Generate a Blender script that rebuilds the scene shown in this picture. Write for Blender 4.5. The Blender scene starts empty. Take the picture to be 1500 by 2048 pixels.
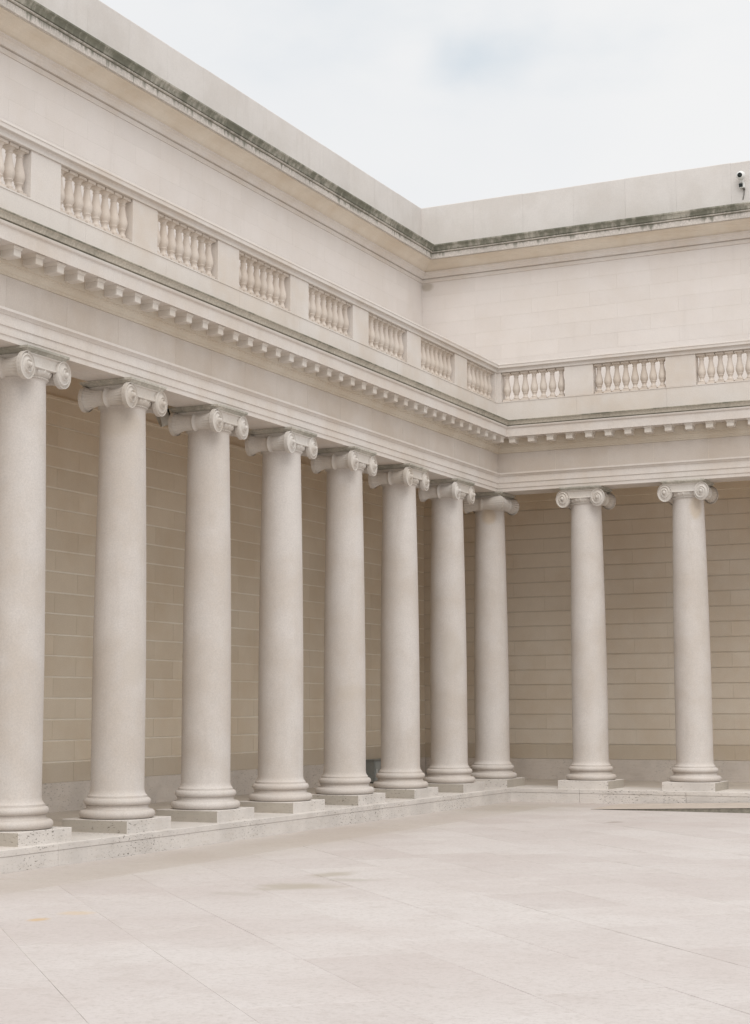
import bpy, math, random
from mathutils import Vector, Matrix
random.seed(7)
scene = bpy.context.scene
COL = scene.collection

# ------------------------------------------------------------------ camera
CAM = Vector((12.1902, -30.1795, 1.7689))
YAW, PITCH, ROLL = math.radians(25.97935), math.radians(6.72889), math.radians(-0.18884)
fw = Vector((-math.sin(YAW) * math.cos(PITCH), math.cos(YAW) * math.cos(PITCH), math.sin(PITCH)))
rt = Vector((math.cos(YAW), math.sin(YAW), 0)); up = rt.cross(fw)
r2 = math.cos(ROLL) * rt + math.sin(ROLL) * up
u2 = -math.sin(ROLL) * rt + math.cos(ROLL) * up
cd = bpy.data.cameras.new('camera'); cam = bpy.data.objects.new('camera', cd); COL.objects.link(cam)
cd.sensor_fit = 'VERTICAL'; cd.sensor_height = 56.0; cd.lens = 56.0 * 3312.66 / 2048.0
cd.clip_start = 0.1; cd.clip_end = 2000
cam.matrix_world = Matrix(((r2.x, u2.x, -fw.x, CAM.x), (r2.y, u2.y, -fw.y, CAM.y), (r2.z, u2.z, -fw.z, CAM.z), (0, 0, 0, 1)))
scene.camera = cam

# ------------------------------------------------------------------ sky, sun, exposure
SUN_EL, SUN_AZ = math.radians(56), math.radians(143)     # azimuth measured from +Y towards +X
CLOUD = (8.05, 8.2, 8.45, 1)
world = bpy.data.worlds.new('World'); scene.world = world; world.use_nodes = True
wt = world.node_tree; wt.nodes.clear()
wo = wt.nodes.new('ShaderNodeOutputWorld'); bg = wt.nodes.new('ShaderNodeBackground'); bg.inputs['Strength'].default_value = 0.067
sky = wt.nodes.new('ShaderNodeTexSky'); sky.sky_type = 'NISHITA'; sky.sun_disc = False
sky.sun_elevation = SUN_EL; sky.sun_rotation = SUN_AZ; sky.air_density = 1.0; sky.dust_density = 2.5
tc = wt.nodes.new('ShaderNodeTexCoord')
def wnoise(scale, detail, rough, loc):
    mp = wt.nodes.new('ShaderNodeMapping'); mp.inputs['Location'].default_value = loc; mp.inputs['Scale'].default_value = (1, 1, 1.9)
    n = wt.nodes.new('ShaderNodeTexNoise'); n.inputs['Scale'].default_value = scale
    n.inputs['Detail'].default_value = detail; n.inputs['Roughness'].default_value = rough
    wt.links.new(tc.outputs['Generated'], mp.inputs['Vector']); wt.links.new(mp.outputs[0], n.inputs['Vector'])
    return n.outputs['Fac']
def wramp(fac, stops):
    r = wt.nodes.new('ShaderNodeValToRGB'); cr = r.color_ramp; cr.interpolation = 'EASE'
    for i, (p, v) in enumerate(stops):
        e = cr.elements[i] if i < 2 else cr.elements.new(p)
        e.position = p; e.color = (v, v, v, 1) if not isinstance(v, tuple) else v
    wt.links.new(fac, r.inputs[0]); return r.outputs[0]
cover = wramp(wnoise(3.1, 7, 0.52, (0.62, 0.35, 0.2)), [(0.28, 0.75), (0.45, 1.0)])
tone = wramp(wnoise(2.2, 5, 0.5, (4.1, 2.2, 0.7)), [(0.3, (8.1, 8.25, 8.45, 1)), (0.62, (8.65, 8.68, 8.72, 1))])
# one opening in the cloud where a little blue shows
hole_dir = (fw + r2 * (985 - 750) / 3312.66 - u2 * (100 - 1024) / 3312.66).normalized()
dp = wt.nodes.new('ShaderNodeVectorMath'); dp.operation = 'DISTANCE'
wn = wt.nodes.new('ShaderNodeTexNoise'); wn.inputs['Scale'].default_value = 9; wn.inputs['Detail'].default_value = 7
wt.links.new(tc.outputs['Generated'], wn.inputs['Vector'])
va = wt.nodes.new('ShaderNodeVectorMath'); va.operation = 'MULTIPLY_ADD'
va.inputs[1].default_value = (0.10, 0.10, 0.06); wt.links.new(wn.outputs['Color'], va.inputs[0]); wt.links.new(tc.outputs['Generated'], va.inputs[2])
HS = (1, 1, 2.1); hc = hole_dir + Vector((0.05, 0.05, 0.03))
dp.inputs[1].default_value = (hc.x, hc.y, hc.z * 2.1)
sc_ = wt.nodes.new('ShaderNodeVectorMath'); sc_.operation = 'MULTIPLY'; sc_.inputs[1].default_value = HS
wt.links.new(va.outputs[0], sc_.inputs[0]); wt.links.new(sc_.outputs[0], dp.inputs[0])
hole = wramp(dp.outputs['Value'], [(0.0, 0.48), (0.05, 1.0)])
mm = wt.nodes.new('ShaderNodeMath'); mm.operation = 'MULTIPLY'; wt.links.new(cover, mm.inputs[0]); wt.links.new(hole, mm.inputs[1])
mx = wt.nodes.new('ShaderNodeMixRGB'); wt.links.new(mm.outputs[0], mx.inputs['Fac'])
sb = wt.nodes.new('ShaderNodeMixRGB'); sb.blend_type = 'MIX'; sb.inputs['Fac'].default_value = 0.62
wt.links.new(sky.outputs[0], sb.inputs['Color1']); sb.inputs['Color2'].default_value = (6.5, 8.0, 8.9, 1)
wt.links.new(sb.outputs[0], mx.inputs['Color1']); wt.links.new(tone, mx.inputs['Color2'])
wt.links.new(mx.outputs[0], bg.inputs['Color']); wt.links.new(bg.outputs[0], wo.inputs['Surface'])

sd = bpy.data.lights.new('sun', 'SUN'); sd.energy = 1.5; sd.angle = math.radians(55); sd.color = (1.0, 0.972, 0.94)
sun = bpy.data.objects.new('sun', sd); COL.objects.link(sun)
sdir = Vector((math.sin(SUN_AZ) * math.cos(SUN_EL), math.cos(SUN_AZ) * math.cos(SUN_EL), math.sin(SUN_EL)))
sun.rotation_euler = (-sdir).to_track_quat('-Z', 'Y').to_euler()
scene.view_settings.view_transform = 'Standard'; scene.view_settings.look = 'None'
scene.view_settings.exposure = 0.62; scene.view_settings.gamma = 1.0; scene.view_settings.use_curve_mapping = False
scene.cycles.diffuse_bounces = 6; scene.cycles.max_bounces = 10

# ------------------------------------------------------------------ materials
class NT:
    def __init__(s, name, rough=0.85):
        s.m = bpy.data.materials.new(name); s.m.use_nodes = True; s.t = s.m.node_tree
        s.b = s.t.nodes['Principled BSDF']; s.b.inputs['Roughness'].default_value = rough
        s.b.inputs['Specular IOR Level'].default_value = 0.25
        s.geo = s.n('ShaderNodeNewGeometry'); s.pos = s.geo.outputs['Position']
        s.bump_in = None
    def n(s, k): return s.t.nodes.new(k)
    def l(s, a, b): s.t.links.new(a, b)
    def noise(s, scale, detail=4, rough=0.55, stretch=(1, 1, 1), off=(0, 0, 0), dist=0.0, vec=None):
        mp = s.n('ShaderNodeMapping'); mp.inputs['Scale'].default_value = stretch; mp.inputs['Location'].default_value = off
        s.l(vec or s.pos, mp.inputs['Vector'])
        t = s.n('ShaderNodeTexNoise'); t.inputs['Scale'].default_value = scale; t.inputs['Detail'].default_value = detail
        t.inputs['Roughness'].default_value = rough; t.inputs['Distortion'].default_value = dist
        s.l(mp.outputs[0], t.inputs['Vector']); return t.outputs['Fac']
    def ramp(s, fac, a, b, lo=0.0, hi=1.0):
        r = s.n('ShaderNodeMapRange'); r.interpolation_type = 'SMOOTHSTEP'
        r.inputs['From Min'].default_value = a; r.inputs['From Max'].default_value = b
        r.inputs['To Min'].default_value = lo; r.inputs['To Max'].default_value = hi
        s.l(fac, r.inputs['Value']); return r.outputs[0]
    def math(s, op, a, b):
        m = s.n('ShaderNodeMath'); m.operation = op
        for i, v in enumerate((a, b)):
            if isinstance(v, (int, float)): m.inputs[i].default_value = v
            else: s.l(v, m.inputs[i])
        return m.outputs[0]
    def mix(s, fac, a, b, mode='MIX'):
        m = s.n('ShaderNodeMixRGB'); m.blend_type = mode
        for k, v in (('Fac', fac), ('Color1', a), ('Color2', b)):
            if isinstance(v, (int, float)): m.inputs[k].default_value = v
            elif isinstance(v, tuple): m.inputs[k].default_value = (*v, 1)
            else: s.l(v, m.inputs[k])
        return m.outputs[0]
    def rnd(s): return s.n('ShaderNodeObjectInfo').outputs['Random']
    def xyz(s):
        x = s.n('ShaderNodeSeparateXYZ'); s.l(s.pos, x.inputs[0]); return x.outputs
    def blob(s, c, r, edge=0.35, dist=None, amp=0.5, sc=3.0):
        """soft irregular patch: an ellipsoid round c whose outline is roughened by noise"""
        mp = s.n('ShaderNodeVectorMath'); mp.operation = 'SUBTRACT'; s.l(s.pos, mp.inputs[0]); mp.inputs[1].default_value = c
        dv = s.n('ShaderNodeVectorMath'); dv.operation = 'DIVIDE'; s.l(mp.outputs[0], dv.inputs[0]); dv.inputs[1].default_value = r
        ln = s.n('ShaderNodeVectorMath'); ln.operation = 'LENGTH'; s.l(dv.outputs[0], ln.inputs[0])
        d = s.math('ADD', ln.outputs['Value'], s.math('MULTIPLY', s.math('SUBTRACT', s.noise(sc, 5, 0.6, off=c), 0.5), amp * 2))
        return s.ramp(d, 1.0 + edge, 1.0 - edge)
    def done(s, col, bump=None, strength=0.15, dist=0.01):
        s.l(col, s.b.inputs['Base Color'])
        if bump is not None:
            b = s.n('ShaderNodeBump'); b.inputs['Strength'].default_value = strength; b.inputs['Distance'].default_value = dist
            s.l(bump, b.inputs['Height']); s.l(b.outputs[0], s.b.inputs['Normal'])
        return s.m

def stone(name, base, vary=0.10, blockvar=0.0, streak=0.08, patches=(), warm=(1.0, 0.955, 0.90), grain=0.10, bump=0.12):
    t = NT(name)
    c2 = tuple(v * w * (1 - vary) for v, w in zip(base, warm))
    c = t.mix(t.ramp(t.noise(0.9, 5, 0.6), 0.36, 0.66), base, c2)
    c = t.mix(t.ramp(t.noise(4.5, 4, 0.6, off=(3, 1, 7)), 0.4, 0.75, 0, 0.5), c, tuple(v * (1 - vary * 0.7) for v in base))
    if streak: c = t.mix(t.ramp(t.noise(5.0, 4, 0.6, stretch=(1, 1, 0.12), off=(9, 2, 0)), 0.52, 0.8, 0, streak * 4), c, tuple(v * 0.78 * w for v, w in zip(base, warm)))
    g = t.noise(55, 3, 0.7)
    c = t.mix(t.ramp(g, 0.3, 0.7, grain, 0.0), c, tuple(v * 0.45 for v in base))
    c = t.mix(t.ramp(t.noise(170, 2, 0.6, off=(1, 1, 1)), 0.62, 0.74, 0, grain * 2.2), c, tuple(v * 0.5 for v in base))
    if blockvar:
        r = t.rnd(); c = t.mix(blockvar, c, t.mix(r, tuple(v * 0.72 * w for v, w in zip(base, warm)), tuple(min(1, v * 1.22) for v in base)))
    for cc, rr, colr, am in patches:
        c = t.mix(t.math('MULTIPLY', t.blob(cc, rr), am), c, colr)
    return t.done(c, t.noise(38, 6, 0.7), bump, 0.01)

BASE = (0.60, 0.535, 0.475)
M_col = stone('column_stone', (0.63, 0.59, 0.556), 0.13, 0.12, 0.13, grain=0.28,
              patches=[((0.12, -0.30, 5.48), (0.16, 0.12, 0.16), (0.48, 0.36, 0.22), 0.5), ((4.20, -0.22, 5.42), (0.12, 0.14, 0.22), (0.50, 0.39, 0.26), 0.45),
                       ((0.2, -2.40, 2.75), (0.20, 0.25, 0.42), (0.47, 0.42, 0.36), 0.4), ((0.1, -12.9, 5.40), (0.25, 0.3, 0.18), (0.47, 0.40, 0.32), 0.4),
                       ((0.3, -12.7, 2.3), (0.10, 0.3, 0.22), (0.50, 0.45, 0.39), 0.35), ((0.2, -6.5, 2.0), (0.20, 0.3, 0.12), (0.49, 0.43, 0.36), 0.35)])
M_cap = stone('capital_stone', (0.66, 0.625, 0.585), 0.12, 0.0, 0.09, grain=0.2)
M_ent = stone('entablature_stone', (0.70, 0.655, 0.615), 0.09, 0.0, 0.08, grain=0.18)
M_sof = stone('ochre_stained_soffit', (0.70, 0.63, 0.54), 0.12, 0.0, 0.03, grain=0.15)
M_bed = stone('bed_moulding_stone', (0.62, 0.555, 0.465), 0.12, 0.0, 0.05, grain=0.16)
M_mod = stone('modillion_stone', (0.69, 0.65, 0.60), 0.10, 0.08, 0.05, grain=0.15)
M_frz = stone('frieze_stone', (0.585, 0.53, 0.48), 0.12, 0.10, 0.08, grain=0.18)
M_wall = stone('portico_wall_stone', (0.72, 0.635, 0.515), 0.09, 0.15, 0.03, grain=0.2)
M_wallr = stone('rear_portico_wall_stone', (0.72, 0.65, 0.555), 0.08, 0.07, 0.03, grain=0.2)
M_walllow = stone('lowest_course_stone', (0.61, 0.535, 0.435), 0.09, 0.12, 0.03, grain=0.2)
M_upper = stone('upper_wall_stone', (0.71, 0.665, 0.635), 0.05, 0.08, 0.06, warm=(1, .985, .965), grain=0.14,
                patches=[((-2.47, 2.6, 11.02), (0.14, 0.1, 0.10), (0.38, 0.335, 0.27), 0.6)])
M_par = stone('parapet_stone', (0.665, 0.635, 0.61), 0.10, 0.08, 0.10, warm=(1, .985, .965), grain=0.16)
M_bal = stone('balustrade_stone', (0.70, 0.655, 0.615), 0.09, 0.0, 0.07, grain=0.16)
M_blt = stone('baluster_stone', (0.64, 0.575, 0.515), 0.12, 0.25, 0.05, grain=0.15)
M_mort = stone('mortar', (0.62, 0.565, 0.49), 0.08, 0, 0)
M_point = stone('light_pointing', (0.84, 0.785, 0.69), 0.10, 0, 0)
M_ceil = stone('warm_bounce_ceiling', (0.68, 0.51, 0.31), 0.10, 0, 0)  # ochre chosen to warm the light bounced onto the upper portico walls
M_bounce = stone('bounce_white', (0.78, 0.77, 0.75), 0.05, 0, 0)  # white of the added bounce layer on the terrace

def mossy(name, base, amount, lo, hi, drip=None):
    """cornice stone with black-green growth in blotches and drips"""
    t = NT(name)
    c = t.mix(t.ramp(t.noise(1.2, 5, 0.6), 0.35, 0.68), base, tuple(v * 0.85 for v in base))
    a = t.noise(1.5, 6, 0.62, off=(5, 2, 1)); d = t.noise(9.0, 5, 0.7, stretch=(1, 1, 0.22), off=(2, 8, 3))
    k = t.math('ADD', t.math('MULTIPLY', a, 0.6), t.math('MULTIPLY', d, 0.4))
    if drip: k = t.math('SUBTRACT', t.math('ADD', t.math('MULTIPLY', a, .35), t.math('MULTIPLY', t.noise(7.0, 4, 0.65, stretch=(1, 1, .06), off=(3, 3, 0)), .65)), t.math('MULTIPLY', t.math('SUBTRACT', drip, t.xyz()[2]), 1.1))
    dirt = t.mix(t.noise(6, 4, 0.6, off=(4, 4, 4)), (0.055, 0.060, 0.045), (0.20, 0.20, 0.15))
    c = t.mix(t.math('MULTIPLY', t.ramp(k, lo, hi), amount), c, dirt)
    c = t.mix(t.ramp(t.noise(30, 3, 0.7), 0.42, 0.7, 0.28, 0.0), c, (0.14, 0.135, 0.10))
    return t.done(c, t.noise(26, 6, 0.7), 0.35, 0.012)
M_sima_hi = mossy('mossy_gutter_stone', (0.52, 0.49, 0.43), 0.9, 0.37, 0.56)
M_fillet_hi = mossy('stained_fillet_stone', (0.58, 0.54, 0.49), 0.55, 0.48, 0.60)
M_corona_hi = mossy('dripped_corona_stone', (0.66, 0.61, 0.565), 0.75, 0.44, 0.56, drip=11.63)
M_sima_lo = mossy('weathered_gutter_stone', (0.60, 0.55, 0.47), 0.45, 0.50, 0.68)
M_lip = mossy('darkened_lip_stone', (0.46, 0.42, 0.345), 0.85, 0.44, 0.6)
M_aba = mossy('shaded_weathered_abacus_stone', (0.60, 0.565, 0.50), 0.45, 0.42, 0.62)  # some growth, but mostly shade under the architrave put into the colour
M_edge = mossy('blackened_edge_stone', (0.30, 0.27, 0.21), 0.85, 0.36, 0.56)

def travertine(name, base, blockvar=0.1, pit=1.0):
    t = NT(name, 0.7)
    c = t.mix(t.ramp(t.noise(1.6, 5, 0.6), 0.36, 0.66), base, tuple(v * 0.86 for v in base))
    v = t.noise(3.0, 5, 0.65, stretch=(1, 1, 6), off=(2, 5, 1))
    c = t.mix(t.ramp(v, 0.45, 0.75, 0, 0.35), c, (base[0] * 0.78, base[1] * 0.74, base[2] * 0.68))
    big = t.ramp(t.noise(0.55, 3, 0.5, off=(11, 3, 2)), 0.47, 0.62)
    p = t.noise(20, 3, 0.6, stretch=(1, 1, 2.6), off=(1, 6, 3))
    p2 = t.noise(55, 3, 0.6, stretch=(1, 1, 2.0), off=(8, 6, 3))
    pits = t.math('MULTIPLY', t.math('MAXIMUM', t.ramp(p, 0.605, 0.66), t.ramp(p2, 0.63, 0.69, 0, 0.8)), t.math('ADD', t.math('MULTIPLY', big, 0.75), 0.22))
    pits = t.math('MULTIPLY', pits, pit)
    if blockvar: c = t.mix(blockvar, c, t.mix(t.rnd(), tuple(x * 0.7 for x in base), tuple(min(1, x * 1.25) for x in base)))
    c = t.mix(pits, c, (0.15, 0.13, 0.105))
    h = t.math('SUBTRACT', t.math('MULTIPLY', t.noise(40, 5, 0.7), 0.25), pits)
    return t.done(c, h, 0.5, 0.012)
M_trav = travertine('travertine', (0.66, 0.62, 0.58), 0.10, 1.0)
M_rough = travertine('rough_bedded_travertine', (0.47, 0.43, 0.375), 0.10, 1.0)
M_dado = travertine('dado_travertine', (0.67, 0.61, 0.55), 0.10, 0.55)
M_floor = travertine('portico_floor_stone', (0.56, 0.51, 0.45), 0.1, 0.3)

def paving(name, k=1.0):
    t = NT(name, 0.75)
    a, b = (0.55, 0.51, 0.49), (0.515, 0.465, 0.443)
    c = t.mix(t.ramp(t.noise(0.45, 6, 0.62), 0.36, 0.66), a, b)
    c = t.mix(t.ramp(t.noise(1.7, 7, 0.72, off=(7, 3, 0)), 0.46, 0.72, 0, 0.5), c, (0.455, 0.405, 0.38))
    c = t.mix(t.ramp(t.noise(0.8, 7, 0.7, off=(1, 9, 0)), 0.54, 0.72, 0, 0.5), c, (0.62, 0.585, 0.56))
    c = t.mix(t.ramp(t.noise(6.0, 5, 0.75, off=(4, 5, 0)), 0.50, 0.72, 0, 0.55), c, (0.42, 0.375, 0.345))
    c = t.mix(0.13, c, t.mix(t.rnd(), (0.45, 0.38, 0.35), (0.76, 0.73, 0.70)))
    c = t.mix(t.ramp(t.noise(22, 4, 0.7), 0.46, 0.70, 0, 0.42), c, (0.37, 0.335, 0.305))
    c = t.mix(t.ramp(t.noise(70, 3, 0.7), 0.56, 0.70, 0, 0.36), c, (0.32, 0.29, 0.265))
    for cc, rr, colr, am in PAVE_STAINS_AND_BANDS:
        c = t.mix(t.math('MULTIPLY', t.blob(cc, rr, 0.55, amp=1.0, sc=3.2) if max(rr[:2]) < .6 else t.blob(cc, rr, 0.85, amp=.35, sc=1.0), am), c, colr)
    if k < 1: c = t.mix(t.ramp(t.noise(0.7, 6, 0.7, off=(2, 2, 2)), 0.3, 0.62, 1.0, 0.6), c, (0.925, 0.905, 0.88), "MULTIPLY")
    return t.done(c, t.noise(28, 6, 0.7), 0.12, 0.008)
def at(px, py, z=0.0):
    d = fw + r2 * (px - 750) / 3312.66 - u2 * (py - 1024) / 3312.66
    k = (z - CAM.z) / d.z; return CAM + d * k
PAVE_STAINS_AND_BANDS = []
for px, py, rx, ry, colr, am in [
        (4.05, -15.43, 0.30, 0.34, (0.36, 0.32, 0.25), 0.55), (3.88, -14.20, 0.16, 0.30, (0.34, 0.3, 0.23), 0.55), (4.31, -14.63, 0.24, 0.13, (0.38, 0.35, 0.3), 0.50), (4.32, -15.31, 0.26, 0.20, (0.4, 0.35, 0.29), 0.40), (3.37, -18.58, 0.07, 0.10, (0.55, 0.38, 0.2), 0.70), (3.40, -18.08, 0.13, 0.12, (0.57, 0.44, 0.28), 0.50), (4.14, -5.29, 0.10, 0.16, (0.28, 0.23, 0.2), 0.60), (3.89, -16.24, 0.25, 0.12, (0.42, 0.38, 0.34), 0.50), 
        (1.5, -14.5, .7, 3.2, (0.42, 0.38, 0.33), 0.4), (1.4, -9.0, .7, 3.6, (0.42, 0.37, 0.31), 0.4),  # long darker bands beside the left step
        (1.3, -2.6, 1.0, 1.5, (0.40, 0.37, 0.31), 0.45)]:  # broad darker patch at the inner corner of the court
    PAVE_STAINS_AND_BANDS.append(((px, py, 0), (rx, ry, 1.0), colr, am))
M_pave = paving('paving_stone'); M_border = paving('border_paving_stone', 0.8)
def plain(name, col, rough=0.6, var=0.15, scale=12, metal=0.0):
    t = NT(name, rough); t.b.inputs['Metallic'].default_value = metal
    return t.done(t.mix(t.ramp(t.noise(scale, 4, 0.6), 0.3, 0.75), col, tuple(v * (1 - var) for v in col)), t.noise(80, 3, 0.6), 0.05, 0.003)
tj = NT('paving_mortar', 0.9)
M_pjoint = tj.done(tj.mix(tj.ramp(tj.noise(1.3, 5, 0.7), 0.52, 0.64), (0.62, 0.575, 0.54), (0.16, 0.135, 0.10)), tj.noise(40, 3, .6), .1, .004)
tj = NT('joint_dirt', 0.95)
M_jdirt = tj.done(tj.mix(tj.ramp(tj.noise(0.9, 6, 0.75, off=(1, 2, 0)), 0.40, 0.60), (0.50, 0.45, 0.41), (0.10, 0.085, 0.06)), tj.noise(40, 3, .6), .1, .004)
M_ramp = plain('ramp_side_concrete', (0.27, 0.25, 0.205), 0.9, 0.4, 14)
M_ramptop = plain('ramp_deck_stone', (0.52, 0.455, 0.395), 0.8, 0.15, 3)
M_cab = plain('cabinet_grey_paint', (0.27, 0.28, 0.265), 0.5, 0.12, 5)
M_white = plain('white_plastic', (0.72, 0.72, 0.70), 0.4, 0.06, 20)
M_black = plain('black_plastic', (0.018, 0.024, 0.022), 0.18, 0.2, 20)
M_cable = plain('cable_grey', (0.13, 0.115, 0.10), 0.6, 0.2, 20)
M_lens = plain('floodlight_glass', (0.58, 0.565, 0.52), 0.4, 0.1, 6)
M_alu = plain('floodlight_housing', (0.70, 0.67, 0.58), 0.45, 0.12, 9)

# ------------------------------------------------------------------ mesh helpers
def mesh(name, v, f, smooth=False, mat=None):
    me = bpy.data.meshes.new(name); me.from_pydata([tuple(x) for x in v], [], f); me.update()
    if smooth:
        me.polygons.foreach_set('use_smooth', [True] * len(me.polygons))
        try: me.set_sharp_from_angle(angle=math.radians(38))
        except Exception: pass
    if mat: me.materials.append(mat)
    return me
def obj(name, me, parent=None, loc=(0, 0, 0), rz=0.0):
    o = bpy.data.objects.new(name, me); COL.objects.link(o)
    o.location = loc; o.rotation_euler = (0, 0, rz)
    if parent is not None: o.parent = parent
    return o
def tag(o, label, cat, group=None):
    o['label'] = label; o['category'] = cat; o['kind'] = 'thing'
    if group: o['group'] = group
    return o
def thing(name, label, cat, loc=(0, 0, 0), group=None, rz=0.0):
    return tag(obj(name, None, None, loc, rz), label, cat, group)
class MB:
    def __init__(s): s.v, s.f = [], []
    def add(s, v, f):
        o = len(s.v); s.v += [tuple(x) for x in v]; s.f += [tuple(i + o for i in q) for q in f]; return s
    def box(s, x0, x1, y0, y1, z0, z1):
        v = [(x0, y0, z0), (x1, y0, z0), (x1, y1, z0), (x0, y1, z0), (x0, y0, z1), (x1, y0, z1), (x1, y1, z1), (x0, y1, z1)]
        return s.add(v, [(3, 2, 1, 0), (4, 5, 6, 7), (0, 1, 5, 4), (1, 2, 6, 5), (2, 3, 7, 6), (3, 0, 4, 7)])
    def bbox(s, x0, x1, y0, y1, z0, z1, b):
        """box with all edges chamfered by b"""
        v = []; X = (x0, x1); Y = (y0, y1); Z = (z0, z1)
        for i in (0, 1):
            for j in (0, 1):
                for k in (0, 1):
                    sx, sy, sz = (1 - 2 * i) * b, (1 - 2 * j) * b, (1 - 2 * k) * b
                    v += [(X[i], Y[j] + sy, Z[k] + sz), (X[i] + sx, Y[j], Z[k] + sz), (X[i] + sx, Y[j] + sy, Z[k])]
        c = lambda i, j, k: (i * 4 + j * 2 + k) * 3
        f = [(c(0,0,0), c(0,0,1), c(0,1,1), c(0,1,0)), (c(1,0,0), c(1,1,0), c(1,1,1), c(1,0,1)),
             (c(0,0,0)+1, c(1,0,0)+1, c(1,0,1)+1, c(0,0,1)+1), (c(0,1,0)+1, c(0,1,1)+1, c(1,1,1)+1, c(1,1,0)+1),
             (c(0,0,0)+2, c(0,1,0)+2, c(1,1,0)+2, c(1,0,0)+2), (c(0,0,1)+2, c(1,0,1)+2, c(1,1,1)+2, c(0,1,1)+2)]
        for a in (0, 1):
            for b2 in (0, 1):
                f += [(c(a,b2,0), c(a,b2,1), c(a,b2,1)+1, c(a,b2,0)+1), (c(a,0,b2), c(a,1,b2), c(a,1,b2)+2, c(a,0,b2)+2), (c(0,a,b2)+1, c(1,a,b2)+1, c(1,a,b2)+2, c(0,a,b2)+2)]
                for k in (0, 1): pass
        for i in (0, 1):
            for j in (0, 1):
                for k in (0, 1): q = c(i, j, k); f.append((q, q + 1, q + 2))
        return s.add(v, f)
    def lathe(s, prof, n=32, c=(0, 0, 0), cap=True):
        o = len(s.v); m = len(prof)
        for r, z in prof:
            for k in range(n):
                a = 2 * math.pi * k / n; s.v.append((c[0] + r * math.cos(a), c[1] + r * math.sin(a), c[2] + z))
        for i in range(m - 1):
            for k in range(n):
                k2 = (k + 1) % n; s.f.append((o + i * n + k, o + i * n + k2, o + (i + 1) * n + k2, o + (i + 1) * n + k))
        if cap:
            s.f.append(tuple(o + k for k in range(n - 1, -1, -1))); s.f.append(tuple(o + (m - 1) * n + k for k in range(n)))
        return s
    def build(s, name, mat, smooth=False):
        me = mesh(name, s.v, s.f, smooth, mat)
        return me
def fix_normals(me):
    import bmesh
    b = bmesh.new(); b.from_mesh(me); bmesh.ops.recalc_face_normals(b, faces=b.faces); b.to_mesh(me); b.free(); return me

# a profile (d, z) run along a wing. Wing 'L' faces +X (axis x = 0), wing 'R' faces -Y (axis y = 0); they meet in a mitre
LEND, REND = -18.4, 7.6
def run(wing, prof, end=None, start=None, cap=True):
    mb = MB(); n = len(prof); e = end if end is not None else (LEND if wing == 'L' else REND)
    for t in (0, 1):
        for d, z in prof:
            if wing == 'L': mb.v.append((d, (start if start is not None else -d) if t == 0 else e, z))
            else: mb.v.append(((start if start is not None else d) if t == 0 else e, -d, z))
    for i in range(n):
        j = (i + 1) % n
        q = (i, j, n + j, n + i); mb.f.append(q if wing == 'L' else q[::-1])
    if cap:
        a = tuple(range(n, 2 * n)); mb.f.append(a); 
        if start is not None: mb.f.append(tuple(range(n - 1, -1, -1)))
    return mb
def runobj(name, wing, prof, mat, parent, **k):
    return obj(name, fix_normals(run(wing, prof, **k).build(name, mat)), parent)

# ------------------------------------------------------------------ ground and court paving
g = mesh('pavement', [(-300, -300, -.003), (300, -300, -.003), (300, 300, -.003), (-300, 300, -.003)], [(0, 1, 2, 3)], mat=M_pjoint)
pavement = obj('pavement', g); pavement['kind'] = 'structure'; pavement['label'] = 'pale stone court pavement of diagonal slabs'
def clip(poly, a, b, c):
    """keep the part of poly where a*x + b*y <= c"""
    out = []
    for i in range(len(poly)):
        p, q = poly[i], poly[(i + 1) % len(poly)]
        dp, dq = a * p[0] + b * p[1] - c, a * q[0] + b * q[1] - c
        if dp <= 0: out.append(p)
        if dp * dq < 0:
            t = dp / (dp - dq); out.append((p[0] + (q[0] - p[0]) * t, p[1] + (q[1] - p[1]) * t))
    return out
def slab(poly, parent, mat, z1, z0, jit=0.0):
    n = len(poly); c = (sum(p[0] for p in poly) / n, sum(p[1] for p in poly) / n)
    b = 0.0018
    ins = []
    for p in poly:
        dx, dy = c[0] - p[0], c[1] - p[1]; L = math.hypot(dx, dy) or 1; ins.append((p[0] + dx / L * b * 1.4 - c[0], p[1] + dy / L * b * 1.4 - c[1]))
    lo = [(p[0] - c[0], p[1] - c[1]) for p in poly]
    zz = z1 + jit
    v = [(x, y, z0) for x, y in lo] + [(x, y, zz - b * .7) for x, y in lo] + [(x, y, zz) for x, y in ins]
    f = [tuple(range(2 * n, 3 * n))]
    for i in range(n):
        j = (i + 1) % n; f += [(i, j, n + j, n + i), (n + i, n + j, 2 * n + j, 2 * n + i)]
    return obj('paving_slab', mesh('paving_slab', v, f, mat=mat), parent, (c[0], c[1], 0))
S2 = math.sqrt(0.5); PW, QL, GAP = 0.913, 1.27, 0.0014
BW = 1.875
nsl = 0
fwx, fwy = -math.sin(YAW), math.cos(YAW)
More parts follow.
